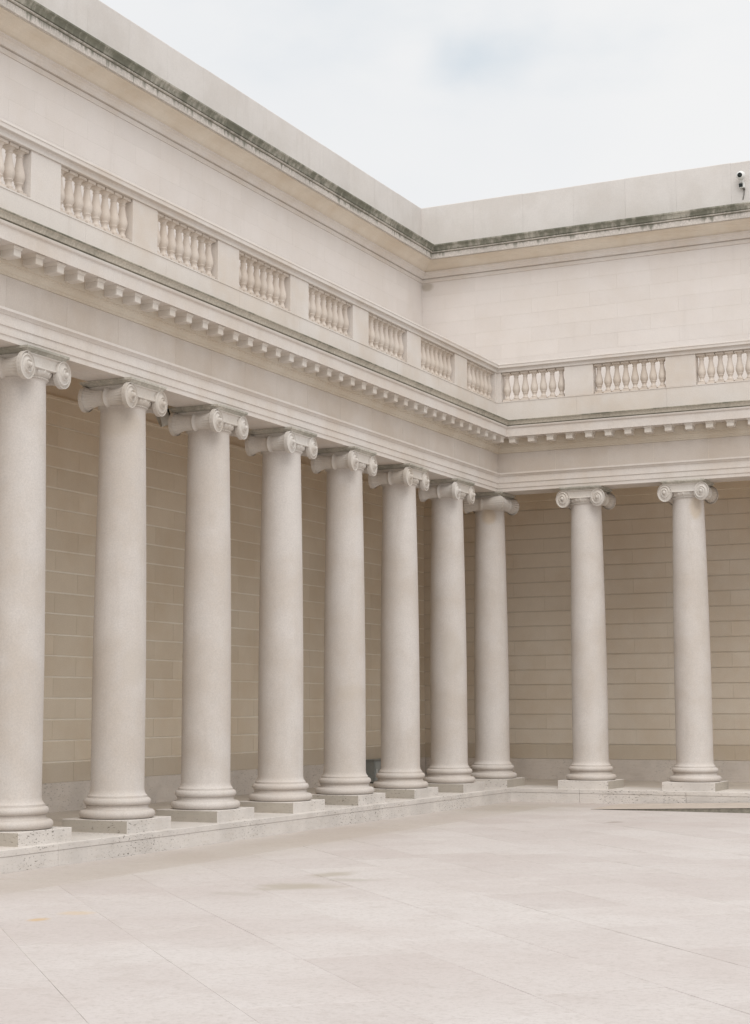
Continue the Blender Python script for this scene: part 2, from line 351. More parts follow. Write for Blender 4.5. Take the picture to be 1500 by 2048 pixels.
for i in range(-9, 22):
    p0 = -11.12 + PW * i
    off = 0.0 if i % 2 else QL * 0.5
    off += random.uniform(-.12, .12)
    for j in range(-5, 22):
        q0 = 6.3 + off + QL * j
        g0 = .005 if i == 5 else GAP
        P = [(p0 + g0, q0 + GAP), (p0 + PW - GAP, q0 + GAP), (p0 + PW - GAP, q0 + QL - GAP), (p0 + g0, q0 + QL - GAP)]
        poly = [((p + q) * S2, (p - q) * S2) for p, q in P]
        poly = clip(poly, -1, 0, -(BW + .004)); poly = clip(poly, 0, 1, -(BW + .004)) if len(poly) > 2 else []
        if len(poly) < 3: continue
        cx = sum(p[0] for p in poly) / len(poly) - CAM.x; cy = sum(p[1] for p in poly) / len(poly) - CAM.y
        dep = cx * fwx + cy * fwy; lat = cx * math.cos(YAW) + cy * math.sin(YAW)
        if dep < 6.5 or abs(lat) > dep * 0.235 + 4.0: continue
        slab(poly, pavement, M_pave, 0.0, -.03, random.uniform(-.0012, .0012)); nsl += 1

pj = -11.12 + PW * 5
v = []
for a_, b_ in ((-.011, 8.6), (.011, 8.6), (.011, 24.0), (-.011, 24.0)): v.append(((pj + a_ + b_) * S2, (pj + a_ - b_) * S2, -.0016))
obj('joint_dirt', mesh('joint_dirt', v, [(3, 2, 1, 0)], mat=M_jdirt), pavement)
D0 = 0.612
yy = [-BW, -3.46, -5.56, -7.66, -9.76, -11.86, -13.96, -16.06, -18.16, -20.26]
for a, b in zip(yy, yy[1:]):
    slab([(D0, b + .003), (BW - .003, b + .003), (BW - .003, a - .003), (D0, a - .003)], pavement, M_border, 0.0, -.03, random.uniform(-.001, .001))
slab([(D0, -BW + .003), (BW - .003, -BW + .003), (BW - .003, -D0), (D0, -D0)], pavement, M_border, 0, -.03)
xx = [BW, 3.9, 5.9, 7.9]
for a, b in zip(xx, xx[1:]):
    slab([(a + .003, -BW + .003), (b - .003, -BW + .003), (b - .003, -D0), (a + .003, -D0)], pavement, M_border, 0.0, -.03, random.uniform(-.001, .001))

# ------------------------------------------------------------------ stylobate steps and portico floor
def stylobate(wing, joints, label):
    t = thing('stylobate_step', label, 'step')
    for k in range(len(joints) - 1):
        a, b = joints[k], joints[k + 1]
        for nm, d1, z0, z1, sh in (('riser_stone', 0.606, -.02, .1735, 0), ('tread_stone', 0.611, .175, .25, 0)):
            lo, hi = min(a, b) + .0025, max(a, b) - .0025
            mb = MB()
            if wing == 'L': mb.bbox(-0.56, d1, lo, hi, z0, z1, .005)
            else: mb.bbox(lo, hi, -d1, 0.56, z0, z1, .005)
            me = mb.build(nm, M_trav); obj(nm, fix_normals(me), t)
    return t
stylobate('L', [-.612, -2.05, -4.14, -6.24, -8.32, -10.43, -12.55, -14.61, -16.7, LEND], 'low pale travertine step under the left row of columns')
stylobate('R', [-.56, 1.965, 3.98, 5.98, REND], 'low pale travertine step under the columns of the rear wing')
mb = MB()
mb.add([(-.562, LEND, .25), (-2.6, LEND, .285), (-2.6, 2.6, .285), (-.562, .562, .25)], [(0, 3, 2, 1)])
mb.add([(-.562, .562, .2501), (-2.6, 2.6, .2851), (REND, 2.6, .2851), (REND, .562, .2501)], [(0, 3, 2, 1)])
fl = obj('portico_floor', fix_normals(mb.build('portico_floor', M_floor))); fl['kind'] = 'structure'; fl['label'] = 'grey stone floor behind the columns'

# ------------------------------------------------------------------ portico walls
ZC = [0.705 + 0.3066 * k for k in range(18)]          # course lines up to 5.917
def wall_block(L, H, gv, gh, gd, th):
    """block lying along +X from 0, front at y = 0 facing -Y, back at y = th; horizontal edges rebated"""
    x0, x1 = gv, L - gv
    pr = [(0.0, gh + gd * .6), (0.0, H - gh - gd * .25), (gd, H - gh), (gd, H), (th, H), (th, 0), (gd, 0), (gd, gh * .4)]
    pr = [(0.0, gh * .1), (0.0, H - gh), (gd * .35, H - gh * .8), (gd, H - gh * .75), (gd, H), (th, H), (th, 0), (gd, 0)]
    v = [(x0, y, z) for y, z in pr] + [(x1, y, z) for y, z in pr]
    n = len(pr); f = [tuple(range(n)), tuple(range(2 * n - 1, n - 1, -1))]
    for i in range(n):
        j = (i + 1) % n; f.append((i, n + i, n + j, j))
    return fix_normals(mesh('stone_block', v, f))
BL = {}
def place_blocks(parent, wing, zs, D, start, end, L, offs, gv, gh, gd, th, mat, name='stone_block', low=None):
    """start = coordinate of the inner corner, end = far end, both along the wing"""
    for k in range(len(zs) - 1):
        H = zs[k + 1] - zs[k]
        ph, Lk = offs(k)
        cuts = [start]; s = ph
        lo, hi = (end, start) if wing == 'L' else (start, end)
        pts = []; q = ph
        while q > lo + .05: q -= Lk
        q += Lk
        while q < hi - .12:
            if q > lo + .12: pts.append(q)
            q += Lk
        pts = [lo] + pts + [hi]
        for a, b in zip(pts, pts[1:]):
            key = (round(b - a, 3), round(H, 3), gv, gh, gd, th, mat.name)
            if key not in BL:
                m = wall_block(b - a, H, gv, gh, gd, th); m.materials.append(mat); BL[key] = m
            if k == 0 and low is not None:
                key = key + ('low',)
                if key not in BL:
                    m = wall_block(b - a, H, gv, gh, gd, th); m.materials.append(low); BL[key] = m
            if wing == 'L': obj(name, BL[key], parent, (-D, a, zs[k]), math.pi / 2)
            else: obj(name, BL[key], parent, (a, D, zs[k]), 0)
def pw_off(k):
    if k == 0: return (-9.98, 2.1)
    return (-10.51, 1.31) if (k % 2 == 0) else (-9.965, 1.31)
WL = thing('portico_wall', 'long coursed stone wall behind the left row of columns', 'wall')
WR = thing('portico_wall', 'coursed stone wall behind the columns of the rear wing', 'wall')
# NB a block run along +Y is turned 90 degrees: its front (-Y) then faces +X
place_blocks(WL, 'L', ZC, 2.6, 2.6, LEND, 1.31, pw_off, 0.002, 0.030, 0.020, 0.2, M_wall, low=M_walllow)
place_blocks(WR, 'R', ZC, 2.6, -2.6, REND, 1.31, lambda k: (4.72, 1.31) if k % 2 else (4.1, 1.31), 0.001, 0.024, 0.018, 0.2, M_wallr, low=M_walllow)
def dado(wing, parent, joints):
    for a, b in zip(joints, joints[1:]):
        lo, hi = min(a, b) + .0015, max(a, b) - .0015; mb = MB()
        if wing == 'L': mb.bbox(-2.8, -2.578, lo, hi, .25, .700, .004)
        else: mb.bbox(lo, hi, 2.578, 2.8, .25, .700, .004)
        obj('dado_slab', fix_normals(mb.build('dado_slab', M_dado)), parent)
dado('L', WL, [2.57, 0.9, -1.2, -3.3, -5.4, -7.5, -9.6, -11.7, -13.8, -15.9, LEND])
dado('R', WR, [-2.577, -1.0, 1.0, 3.0, 5.0, REND])
# wall-top architrave bands, and a backing sheet in the joints
wp = [(-2.8, 5.917), (-2.594, 5.917), (-2.594, 6.095), (-2.578, 6.105), (-2.578, 6.29), (-2.55, 6.30), (-2.545, 6.335), (-2.594, 6.345), (-2.594, 6.76), (-2.8, 6.76)]
for w, p in (('L', WL), ('R', WR)):
    runobj('wall_top_moulding', w, wp, M_wall, p, end=LEND if w == 'L' else REND)
    q = 2.6095 if w == 'L' else 2.612
    runobj('joint_mortar', w, [(-2.8, .26), (-q, .26), (-q, 5.915), (-2.8, 5.915)], M_point if w == 'L' else M_mort, p)

# ------------------------------------------------------------------ portico ceiling / terrace deck
mb = MB()
BOUNCE_LAYER = [(-2.598, 7.302), (.095, 7.307), (.095, 7.315), (-2.598, 7.312)]  # unseen white layer added to bounce light onto the wall behind the balusters
dk = [(-2.61, 6.745), (-.285, 6.745), (-.285, 7.28), (-2.61, 7.30)]
for w in 'LR':
    o = obj('portico_roof', fix_normals(run(w, dk).build('portico_roof', M_ceil))); o['kind'] = 'structure'
    obj('bounce_sheet', fix_normals(run(w, BOUNCE_LAYER).build('bounce_sheet', M_bounce)), o)
    o['label'] = 'ceiling slab over the ' + ('left' if w == 'L' else 'rear') + ' portico'

# ------------------------------------------------------------------ entablature
arch = [(-.29, 5.937), (.29, 5.937), (.29, 6.000), (.303, 6.006), (.303, 6.100), (.317, 6.106), (.317, 6.226), (.328, 6.232), (.336, 6.246),
        (.352, 6.262), (.362, 6.268), (.362, 6.298), (-.29, 6.298)]
bed = [(-.28, 6.684), (.317, 6.684), (.325, 6.690), (.325, 6.712), (.338, 6.724), (.343, 6.745), (.356, 6.768), (.366, 6.778), (.366, 6.80), (.385, 6.806), (.385, 6.955), (-.28, 6.955)]
corona = [(-.28, 6.957), (.385, 6.957), (.585, 6.962), (.60, 6.975), (.608, 6.957), (.625, 6.957), (.625, 7.112), (.633, 7.118), (.648, 7.128), (.654, 7.146), (.654, 7.160), (-.28, 7.160)]
edge = [(-.28, 7.162), (.648, 7.162), (.648, 7.176), (-.28, 7.176)]
sima = [(-.28, 7.178), (.664, 7.178), (.668, 7.19), (.671, 7.205), (.678, 7.222), (.692, 7.236), (.702, 7.243), (.702, 7.246), (-.28, 7.246)]
lip = [(-.28, 7.2475), (.706, 7.2475), (.708, 7.252), (.708, 7.262), (.702, 7.267), (.30, 7.305), (-.28, 7.305)]
MODW = 0.13
def entablature(wing, label, joints, mods):
    t = thing('entablature', label, 'entablature')
    for nm, p, m in (('architrave', arch, M_ent), ('bed_moulding', bed, M_bed), ('corona', corona, M_ent), ('gutter_joint', edge, M_edge), ('gutter_moulding', sima, M_sima_lo), ('gutter_lip', lip, M_lip)):
        runobj(nm, wing, p, m, t)
    # frieze stones, mitred pair at the corner
    for k in range(len(joints) - 1):
        a, b = joints[k], joints[k + 1]; fp = [(-.28, 6.300), (.311, 6.300), (.311, 6.682), (-.28, 6.682)]
        s = 1 if wing == 'R' else -1
        if k == 0: mb = run(wing, fp, end=b - s * .0018)
        else: mb = run(wing, fp, end=b - s * .0018, start=a + s * .0018)
        obj('frieze_stone', fix_normals(mb.build('frieze_stone', M_frz)), t)
    runobj('joint_mortar', wing, [(-.27, 6.301), (.3085, 6.301), (.3085, 6.681), (-.27, 6.681)], M_point, t)
    mb = MB(); h = MODW / 2
    pr = [(.0, 6.838), (.155, 6.838), (.183, 6.842), (.187, 6.85), (.187, 6.918), (.0, 6.918)]
    n = len(pr); v = [(-h, -d, z) for d, z in pr] + [(h, -d, z) for d, z in pr]
    mb.add(v, [tuple(range(n)), tuple(range(2 * n - 1, n - 1, -1))] + [(i, n + i, n + (i + 1) % n, (i + 1) % n) for i in range(n)])
    cp = [(.0, 6.919), (.189, 6.919), (.194, 6.925), (.198, 6.937), (.209, 6.945), (.209, 6.9605), (0, 6.9605)]
    n = len(cp); 
    ex = [0.004 + max(0, z - 6.919) * .55 for d, z in cp]
    v = [(-h - e, -d, z) for (d, z), e in zip(cp, ex)] + [(h + e, -d, z) for (d, z), e in zip(cp, ex)]
    mb.add(v, [tuple(range(n)), tuple(range(2 * n - 1, n - 1, -1))] + [(i, n + i, n + (i + 1) % n, (i + 1) % n) for i in range(n)])
    me = fix_normals(mb.build('modillion', M_mod))
    for c in mods:
        if wing == 'L': obj('modillion', me, t, (.384, c, 0), math.pi / 2)
        else: obj('modillion', me, t, (c, -.384, 0), 0)
    return t
entablature('L', 'carved stone entablature running above the left row of columns',
            [0, -1.25, -2.45, -3.6, -4.7, -5.9, -7.05, -8.15, -9.1, -10.03, -10.95, -11.85, -13.18, -14.25, -15.4, -16.5, LEND], [-.71 - .4008 * k for k in range(44)])
entablature('R', 'carved stone entablature running above the rear columns',
            [0, 1.50, 2.557, 3.44, 4.484, 5.5, 6.5, REND], [.715 + .3865 * k for k in range(18)])

# ------------------------------------------------------------------ balustrades
def baluster_mesh():
    mb = MB(); z0 = 7.712
    mb.bbox(-.072, .072, -.072, .072, z0, z0 + .045, .003)
    H = .58
    prof = [(.050, .045), (.056, .052), (.060, .065), (.055, .078), (.044, .088), (.040, .112), (.044, .132), (.056, .146), (.060, .154), (.056, .163), (.058, .168),
            (.072, .195), (.079, .226), (.078, .258), (.070, .295), (.058, .345), (.048, .395), (.042, .440), (.040, .468), (.047, .474), (.049, .482), (.044, .490),
            (.042, .500), (.048, .512), (.060, .524), (.070, .534), (.070, .540)]
    mb.lathe([(r * .93, z0 + z) for r, z in prof], 20)
    mb.bbox(-.081, .081, -.081, .081, z0 + .540, z0 + H - .002, .004)
    return fix_normals(mb.build('baluster', M_blt, True))
BAL = baluster_mesh()
DB = 0.205
def balustrade(wing, label, pitch, npan, end, joints):
    t = thing('balustrade', label, 'balustrade')
    base = [(.10, 7.27), (.310, 7.30), (.310, 7.690), (.318, 7.694), (.318, 7.710), (.09, 7.712)]
    for k in range(len(joints) - 1):
        s = 1 if wing == 'R' else -1
        mb = run(wing, base, end=joints[k + 1] - s * .001) if k == 0 else run(wing, base, end=joints[k + 1] - s * .001, start=joints[k] + s * .001)
        obj('base_course_stone', fix_normals(mb.build('base_course_stone', M_bal)), t)
    rail = [(.085, 8.294), (.325, 8.294), (.330, 8.300), (.330, 8.358), (.336, 8.366), (.374, 8.370), (.379, 8.376), (.379, 8.420), (.388, 8.428), (.388, 8.446), (.382, 8.452), (.03, 8.462), (.03, 8.370), (.085, 8.362)]
    runobj('handrail', wing, rail, M_bal, t)
    z0, z1 = 7.7125, 8.2935
    def pier(a, b):
        mb = MB()
        if wing == 'L': mb.bbox(.10, .308, a, b, z0, z1, .003)
        else: mb.bbox(a, b, -.308, -.10, z0, z1, .003)
        obj('pier', fix_normals(mb.build('pier', M_bal)), t)
    s = -1 if wing == 'L' else 1
    # half of the corner pier
    cp = [(.10, z0), (.308, z0), (.308, z1), (.10, z1)]
    obj('pier', fix_normals(run(wing, cp, end=s * .398).build('pier', M_bal)), t)
    for k in range(1, npan + 1):
        c = s * pitch * k
        if abs(c) - .3 > abs(end): break
        lo, hi = c - .288, c + .288
        pier(max(lo, end) if wing == 'L' else lo, hi if wing == 'L' else min(hi, end))
    for k in range(npan):
        a = .398 if k == 0 else pitch * k + .288
        b = pitch * (k + 1) - .288
        n = 7 if k == 0 else 8
        st = (b - a) / n
        for i in range(n):
            c = s * (a + st * (i + .5))
            if abs(c) > abs(end) - .1: continue
            if wing == 'L': obj('baluster', BAL, t, (DB, c, 0))
            else: obj('baluster', BAL, t, (c, -DB, 0))
    return t
balustrade('L', 'stone balustrade above the left cornice, seen at a slant', 2.1, 8, LEND, [0, -1.6, -3.15, -4.9, -6.7, -8.4, -10.2, -12.1, -13.9, -15.6, -17.2, LEND])
balustrade('R', 'stone balustrade above the cornice of the rear wing', 1.998, 3, REND, [0, 1.95, 3.72, 5.6, REND])

# ------------------------------------------------------------------ upper walls, cornice, parapet
ZU = [7.36 + .3125 * k for k in range(13)]
def upper(wing, label, plabel, clabel, end, joints):
    t = thing('upper_wall', label, 'wall')
    st = 2.6 if wing == 'L' else -2.6
    place_blocks(t, wing, ZU, 2.6, st, end, 1.31, lambda k: (-9.2, 1.31) if k % 2 else (-8.6, 1.31), 0.0005 if wing == 'L' else .0009, 0.0008 if wing == 'L' else .0022, 0.0012 if wing == 'L' else .003, 0.2, M_upper)
    runobj('joint_mortar', wing, [(-2.8, 7.2), (-2.6025, 7.2), (-2.6025, 11.1105), (-2.8, 11.1105)], M_mort, t, end=end)
    c = thing('upper_cornice', clabel, 'cornice')
    bedp = [(-2.85, 11.111), (-2.582, 11.111), (-2.580, 11.118), (-2.580, 11.184), (-2.605, 11.188), (-2.605, 11.204), (-2.552, 11.208), (-2.548, 11.222), (-2.536, 11.262), (-2.506, 11.292), (-2.470, 11.303), (-2.448, 11.306), (-2.448, 11.322), (-2.85, 11.322)]
    sof = [(-2.85, 11.3235), (-2.468, 11.3235), (-2.462, 11.345), (-2.420, 11.400), (-2.380, 11.440), (-2.330, 11.468), (-2.265, 11.484), (-2.20, 11.490), (-2.175, 11.503), (-2.160, 11.503), (-2.155, 11.492), (-2.85, 11.492)]
    sof = [(-2.85, 11.3235), (-2.468, 11.3235), (-2.462, 11.345), (-2.420, 11.400), (-2.380, 11.440), (-2.330, 11.468), (-2.265, 11.486), (-2.19, 11.494), (-2.19, 11.509), (-2.85, 11.509)]
    cor = [(-2.85, 11.5105), (-2.19, 11.5105), (-2.175, 11.522), (-2.165, 11.5105), (-2.143, 11.5105), (-2.143, 11.622), (-2.85, 11.622)]
    gr1 = [(-2.85, 11.6235), (-2.146, 11.6235), (-2.146, 11.634), (-2.85, 11.634)]
    fil = [(-2.85, 11.6355), (-2.128, 11.6355), (-2.118, 11.640), (-2.112, 11.646), (-2.112, 11.660), (-2.85, 11.660)]
    gr2 = [(-2.85, 11.6615), (-2.124, 11.6615), (-2.124, 11.674), (-2.85, 11.674)]
    sim = [(-2.85, 11.6755), (-2.110, 11.6755), (-2.104, 11.682), (-2.100, 11.70), (-2.094, 11.722), (-2.078, 11.748), (-2.062, 11.764), (-2.055, 11.770), (-2.055, 11.796), (-2.062, 11.802), (-2.60, 11.825), (-2.85, 11.825)]
    for nm, p, m in (('bed_moulding', bedp, M_ent), ('soffit_cove', sof, M_sof), ('corona', cor, M_corona_hi), ('gutter_joint', gr1, M_edge), ('gutter_fillet', fil, M_fillet_hi), ('gutter_joint', gr2, M_edge), ('gutter_moulding', sim, M_sima_hi)):
        runobj(nm, wing, p, m, c, end=end)
    w = thing('parapet', plabel, 'parapet')
    s = 1 if wing == 'R' else -1
    for k in range(len(joints) - 1):
        zt = 12.838 + random.uniform(-.006, .006)
        pp = [(-2.85, 11.827), (-2.61, 11.827), (-2.61, zt - .012), (-2.618, zt), (-2.84, zt), (-2.85, zt - .012)]
        b = joints[k + 1]
        if k == 0: mb = run(wing, pp, end=b - s * .001)
        else: mb = run(wing, pp, end=b - s * .001, start=joints[k] + s * .001)
        obj('parapet_stone', fix_normals(mb.build('parapet_stone', M_par)), w)
upper('L', 'smooth pale wall above the left balustrade', 'plain grey parapet above the left cornice, against the sky', 'moss-blackened upper cornice along the left wing', LEND,
      [0, 1.35, 0.2, -.95, -2.1, -3.2, -4.35, -5.45, -6.56, -7.69, -8.82, -9.95, -11.1, -12.2, -13.3, -14.4, -15.5, -16.6, LEND])
upper('R', 'blotchy pale wall above the balustrade of the rear wing', 'plain pale parapet above the rear wing, carrying the security camera', 'moss-stained upper cornice along the rear wing', REND,
      [0, -1.35, -.2, .95, 2.1, 3.2, 4.35, 5.5, 6.6, REND])

# ------------------------------------------------------------------ columns
ZP = 0.404
def shaft_mesh():
    mb = MB(); zb, zt = 0.690, 5.600; pr = []
    pr += [(.374, .660), (.374, .684), (.362, .692), (.349, .712), (.341, .735), (.3365, .765)]
    for k in range(1, 25):
        u = k / 24; z = .765 + (5.575 - .765) * u
        e = 0 if u < .28 else ((u - .28) / .72) ** 1.55
        pr.append((.3365 - (.3365 - .290) * e, z))
    pr += [(.292, 5.590), (.300, 5.602), (.306, 5.607)]
    return fix_normals(mb.lathe(pr, 64).build('shaft', M_col, True))
def base_mesh():
    pr = [(.44, .404)]
    def arc(r0, zc, rad, a0, a1, n):
        return [(r0 + rad * math.cos(a), zc + rad * math.sin(a)) for a in [a0 + (a1 - a0) * i / n for i in range(n + 1)]]
    pr += arc(.420, .459, .054, -math.pi / 2, math.pi / 2, 12)
    pr += [(.420, .516), (.408, .516), (.396, .522), (.388, .532), (.386, .544), (.390, .556), (.398, .563)]
    pr += arc(.374, .6125, .0465, -math.pi / 2 + .3, math.pi / 2, 12)
    pr += [(.374, .6602)]
    return fix_normals(MB().lathe(pr, 64).build('base', M_col, True))
VR, VC, VD, VZ = 0.166, 0.345, 0.335, 5.712
VXS = 0.83
def volute_mesh(mir):
    """spiral disc facing -Y, centred on the origin"""
    mb = MB(); NA, NR = 56, 26
    v = []
    for i in range(NR + 1):
        r = VR * i / NR
        for k in range(NA):
            a = 2 * math.pi * k / NA
            tt = r / VR
            # spiral coordinate: one turn shrinks the radius to 0.52
            if r > .030:
                ph = math.log(tt) / math.log(.52) + (a / (2 * math.pi)) * mir + .25
                fr = ph - math.floor(ph)
                d = min(fr, 1 - fr)
                ridge = min(1, max(0, 1.35 - d / .15))
                ridge = ridge * ridge * (3 - 2 * ridge)
                if tt > .93: ridge = 1
                h = .004 + .027 * ridge * (0.55 + .45 * tt) + .058 * (1 - tt) ** 1.1
            else:
                h = .068 + .026 * math.sqrt(max(0, 1 - (r / .031) ** 2))
            v.append((VXS * r * math.cos(a), -h, r * math.sin(a)))
    f = []
    for i in range(NR):
        for k in range(NA):
            k2 = (k + 1) % NA
            f.append((i * NA + k, i * NA + k2, (i + 1) * NA + k2, (i + 1) * NA + k))
    o = len(v); q = NR * NA
    for k in range(NA):
        a = 2 * math.pi * k / NA; v.append((VXS * VR * math.cos(a), .03, VR * math.sin(a)))
    for k in range(NA):
        k2 = (k + 1) % NA; f.append((q + k, q + k2, o + k2, o + k))
    mb.add(v, f)
    return fix_normals(mb.build('volute', M_cap, True))
def bolster_ring(s, n=48):
    """radius of the bolster at distance s from its middle (|s| <= VD)"""
    u = abs(s) / VD
    r = .102 + .060 * (max(0, u - .40) / .60) ** 2.3
    if u < .05: r = .128
    elif u < .075: r = .108
    elif u < .12: r = .123
    elif u < .15: r = .100
    return r
def bolster(mb, cy_sign, s0, s1, axis, centre, mitre=False, n=40, m=30):
    """bolster of revolution. axis 'X' or 'Y'; centre = offset in the other horizontal direction"""
    o = len(mb.v)
    for i in range(m + 1):
        s = s0 + (s1 - s0) * i / m
        r0 = bolster_ring(s) if not mitre else mitre_ring(i / m)
        for k in range(n):
            a = 2 * math.pi * k / n
            flute = 1 + ((.035 if abs(s) > VD * .45 else .022) * math.cos(a * 20) if abs(s) > VD * .17 else 0)
            r = r0 * flute
            h = r * math.cos(a) * (1 if mitre else VXS + .04); z = VZ + r * math.sin(a)
            ss = s
            if mitre:
                # stretch this meridian so that it ends on the mitre plane
                lim = VC - h * cy_sign * -1 if False else None
                endp = centre_abs(centre) + h * (1 if centre > 0 else -1)
                ss = s0 + (endp - s0) * (i / m) if s1 > s0 else s0 + (-endp - s0) * (i / m)
            p = (ss, centre + h, z) if axis == 'X' else (centre + h, ss, z)
            mb.v.append(p)
    for i in range(m):
        for k in range(n):
            k2 = (k + 1) % n; mb.f.append((o + i * n + k, o + i * n + k2, o + (i + 1) * n + k2, o + (i + 1) * n + k))
def mitre_ring(u):
    if abs(u - .42) < .045: return .131
    if abs(u - .42) < .065: return .115
    return .114 + .040 * (max(0, .42 - u) / .42) ** 2.2 + .034 * (max(0, u - .42) / .58) ** 3
def centre_abs(c): return abs(c)
def echinus(mb):
    mb.lathe([(.298, 5.608), (.306, 5.611), (.312, 5.618), (.312, 5.624), (.304, 5.632), (.300, 5.636), (.308, 5.640), (.322, 5.652), (.338, 5.674), (.346, 5.700), (.344, 5.715), (.32, 5.72)], 64)
    n = 22
    for k in range(n):   # eggs
        a = 2 * math.pi * (k + .5) / n; ca, sa = math.cos(a), math.sin(a); o = len(mb.v); R, C2 = 8, 5
        for i in range(C2 + 1):
            th = math.pi * i / C2
            for j in range(R):
                b = 2 * math.pi * j / R
                lx = .024 * math.sin(th) * math.cos(b); ly = .028 * math.sin(th) * math.sin(b); lz = .034 * math.cos(th)
                rr = .332 + lx + lz * .32
                mb.v.append((rr * ca - ly * sa, rr * sa + ly * ca, 5.682 + lz))
        for i in range(C2):
            for j in range(R):
                j2 = (j + 1) % R; mb.f.append((o + i * R + j, o + i * R + j2, o + (i + 1) * R + j2, o + (i + 1) * R + j))
    n = 52
    for k in range(n):   # beads
        a = 2 * math.pi * k / n; o = len(mb.v)
        for (dx, dy, dz) in ((.013, 0, 0), (0, .014, 0), (-.013, 0, 0), (0, -.014, 0), (0, 0, .011), (0, 0, -.011)):
            mb.v.append(((.311 + dx) * math.cos(a) - dy * math.sin(a), (.311 + dx) * math.sin(a) + dy * math.cos(a), 5.6215 + dz))
        for q in ((0, 1, 4), (1, 2, 4), (2, 3, 4), (3, 0, 4), (1, 0, 5), (2, 1, 5), (3, 2, 5), (0, 3, 5)): mb.f.append(tuple(o + i for i in q))
def canalis(mb, face):
    """front channel between two volutes; face = outward unit vector (x, y)"""
    fx, fy = face; lx, ly = -fy, fx
    N = 16; prof_rows = []
    for i in range(N + 1):
        u = -VC + 2 * VC * i / N
        sag = .014 * (1 - (u / VC) ** 2)
        zt, zb = VZ + VR - .004, VZ + .012 - sag
        rows = [(.30, zb - .002), (VD + .018, zb), (VD + .024, zb + .008), (VD + .022, zb + .016), (VD + .004, zb + .026), (VD - .004, (zt + zb) / 2 + .01), (VD + .004, zt - .026), (VD + .022, zt - .016), (VD + .024, zt - .006), (VD + .016, zt), (.20, zt)]
        prof_rows.append([(d * fx + u * lx, d * fy + u * ly, z) for d, z in rows])
    o = len(mb.v); m = len(prof_rows[0])
    for r in prof_rows: mb.v += r
    for i in range(N):
        for j in range(m - 1): mb.f.append((o + i * m + j, o + (i + 1) * m + j, o + (i + 1) * m + j + 1, o + i * m + j + 1))
def abacus_mesh():
    mb = MB(); h = .385; st = [(-.030, 5.868), (-.024, 5.872), (-.010, 5.884), (-.002, 5.898), (.008, 5.904), (.016, 5.908), (.016, 5.9345)]
    v = []; f = []
    for e, z in st:
        q = h + e; v += [(-q, -q, z), (q, -q, z), (q, q, z), (-q, q, z)]
    for i in range(len(st) - 1):
        for k in range(4): f.append((i * 4 + k, i * 4 + (k + 1) % 4, i * 4 + 4 + (k + 1) % 4, i * 4 + 4 + k))
    f.append((3, 2, 1, 0)); e = (len(st) - 1) * 4; f.append((e, e + 1, e + 2, e + 3))
    return fix_normals(mb.add(v, f).build('abacus', M_aba))
def capital_mesh():
    mb = MB(); echinus(mb)
    mb.lathe([(.33, 5.71), (.335, 5.72), (.33, 5.868)], 48)
    mb.box(-.335, .335, -.30, .30, 5.76, 5.8685)
    canalis(mb, (0, -1)); canalis(mb, (0, 1))
    for sx in (-1, 1): bolster(mb, sx, -VD, VD, 'Y', sx * VC)
    return fix_normals(mb.build('capital', M_cap, True))
def corner_capital_mesh():
    mb = MB(); echinus(mb)
    mb.lathe([(.33, 5.71), (.335, 5.72), (.33, 5.868)], 48)
    mb.box(-.335, .335, -.335, .335, 5.78, 5.8685)
    canalis(mb, (-1, 0)); canalis(mb, (0, 1))
    bolster(mb, 1, -VD, VC, 'X', -VC, mitre=True)      # court side facing -Y
    bolster(mb, 1, VD, -VC, 'Y', VC, mitre=True)       # court side facing +X
    return fix_normals(mb.build('capital', M_cap, True))
SH, BS, AB, CP, CC = shaft_mesh(), base_mesh(), abacus_mesh(), capital_mesh(), corner_capital_mesh()
VL, VRt = volute_mesh(1), volute_mesh(-1)
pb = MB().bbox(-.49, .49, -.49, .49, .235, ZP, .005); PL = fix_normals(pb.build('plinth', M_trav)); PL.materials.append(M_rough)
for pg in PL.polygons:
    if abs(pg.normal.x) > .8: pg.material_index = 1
def column(x, y, face, label):
    """face: angle turning the capital's -Y front; None for the corner capital"""
    t = thing('ionic_column', label, 'column', (x, y, 0), 'stone columns around the court')
    obj('plinth', PL, t, rz=face or 0.0); obj('base', BS, t); obj('shaft', SH, t, rz=random.uniform(0, 6))
    rz = face or 0.0
    c = obj('capital', CC if face is None else CP, t, rz=rz)
    obj('abacus', AB, c)
    if face is None:
        vs = [(-VD, -VC, -math.pi / 2, VL), (-VD, VC, -math.pi / 2, VRt), (VC, VD, math.pi, VL), (-VC, VD, math.pi, VRt)]
    else:
        vs = [(-VC, -VD, 0, VL), (VC, -VD, 0, VRt), (-VC, VD, math.pi, VRt), (VC, VD, math.pi, VL)]
    for vx, vy, a, me in vs: obj('volute', me, c, (vx, vy, VZ), a)
    return t
words = {0: 'corner stone column where the left and rear rows meet',
         1: 'seventh stone column from the left, next to the corner column',
         2: 'sixth stone column from the left, right of the grey cabinet',
         3: 'fifth stone column from the left, just left of the grey cabinet',
         4: 'fourth stone column from the left in the slanting row',
         5: 'third stone column from the left, with the floodlight at its capital',
         6: 'second stone column from the left, whole from plinth to scrolled capital',
         7: 'nearest and largest stone column, cut by the left picture edge',
         8: 'stone column of the left row just outside the left picture edge'}
for k in range(9):
    column(0, -2.1 * k, None if k == 0 else math.pi / 2, words[k])
rwords = {1: 'left one of the two free columns before the rear wall', 2: 'rightmost stone column in view, before the rear wall',
          3: 'stone column of the rear wing just outside the right picture edge'}
for k in (1, 2, 3): column(1.998 * k, 0, 0.0, rwords[k])

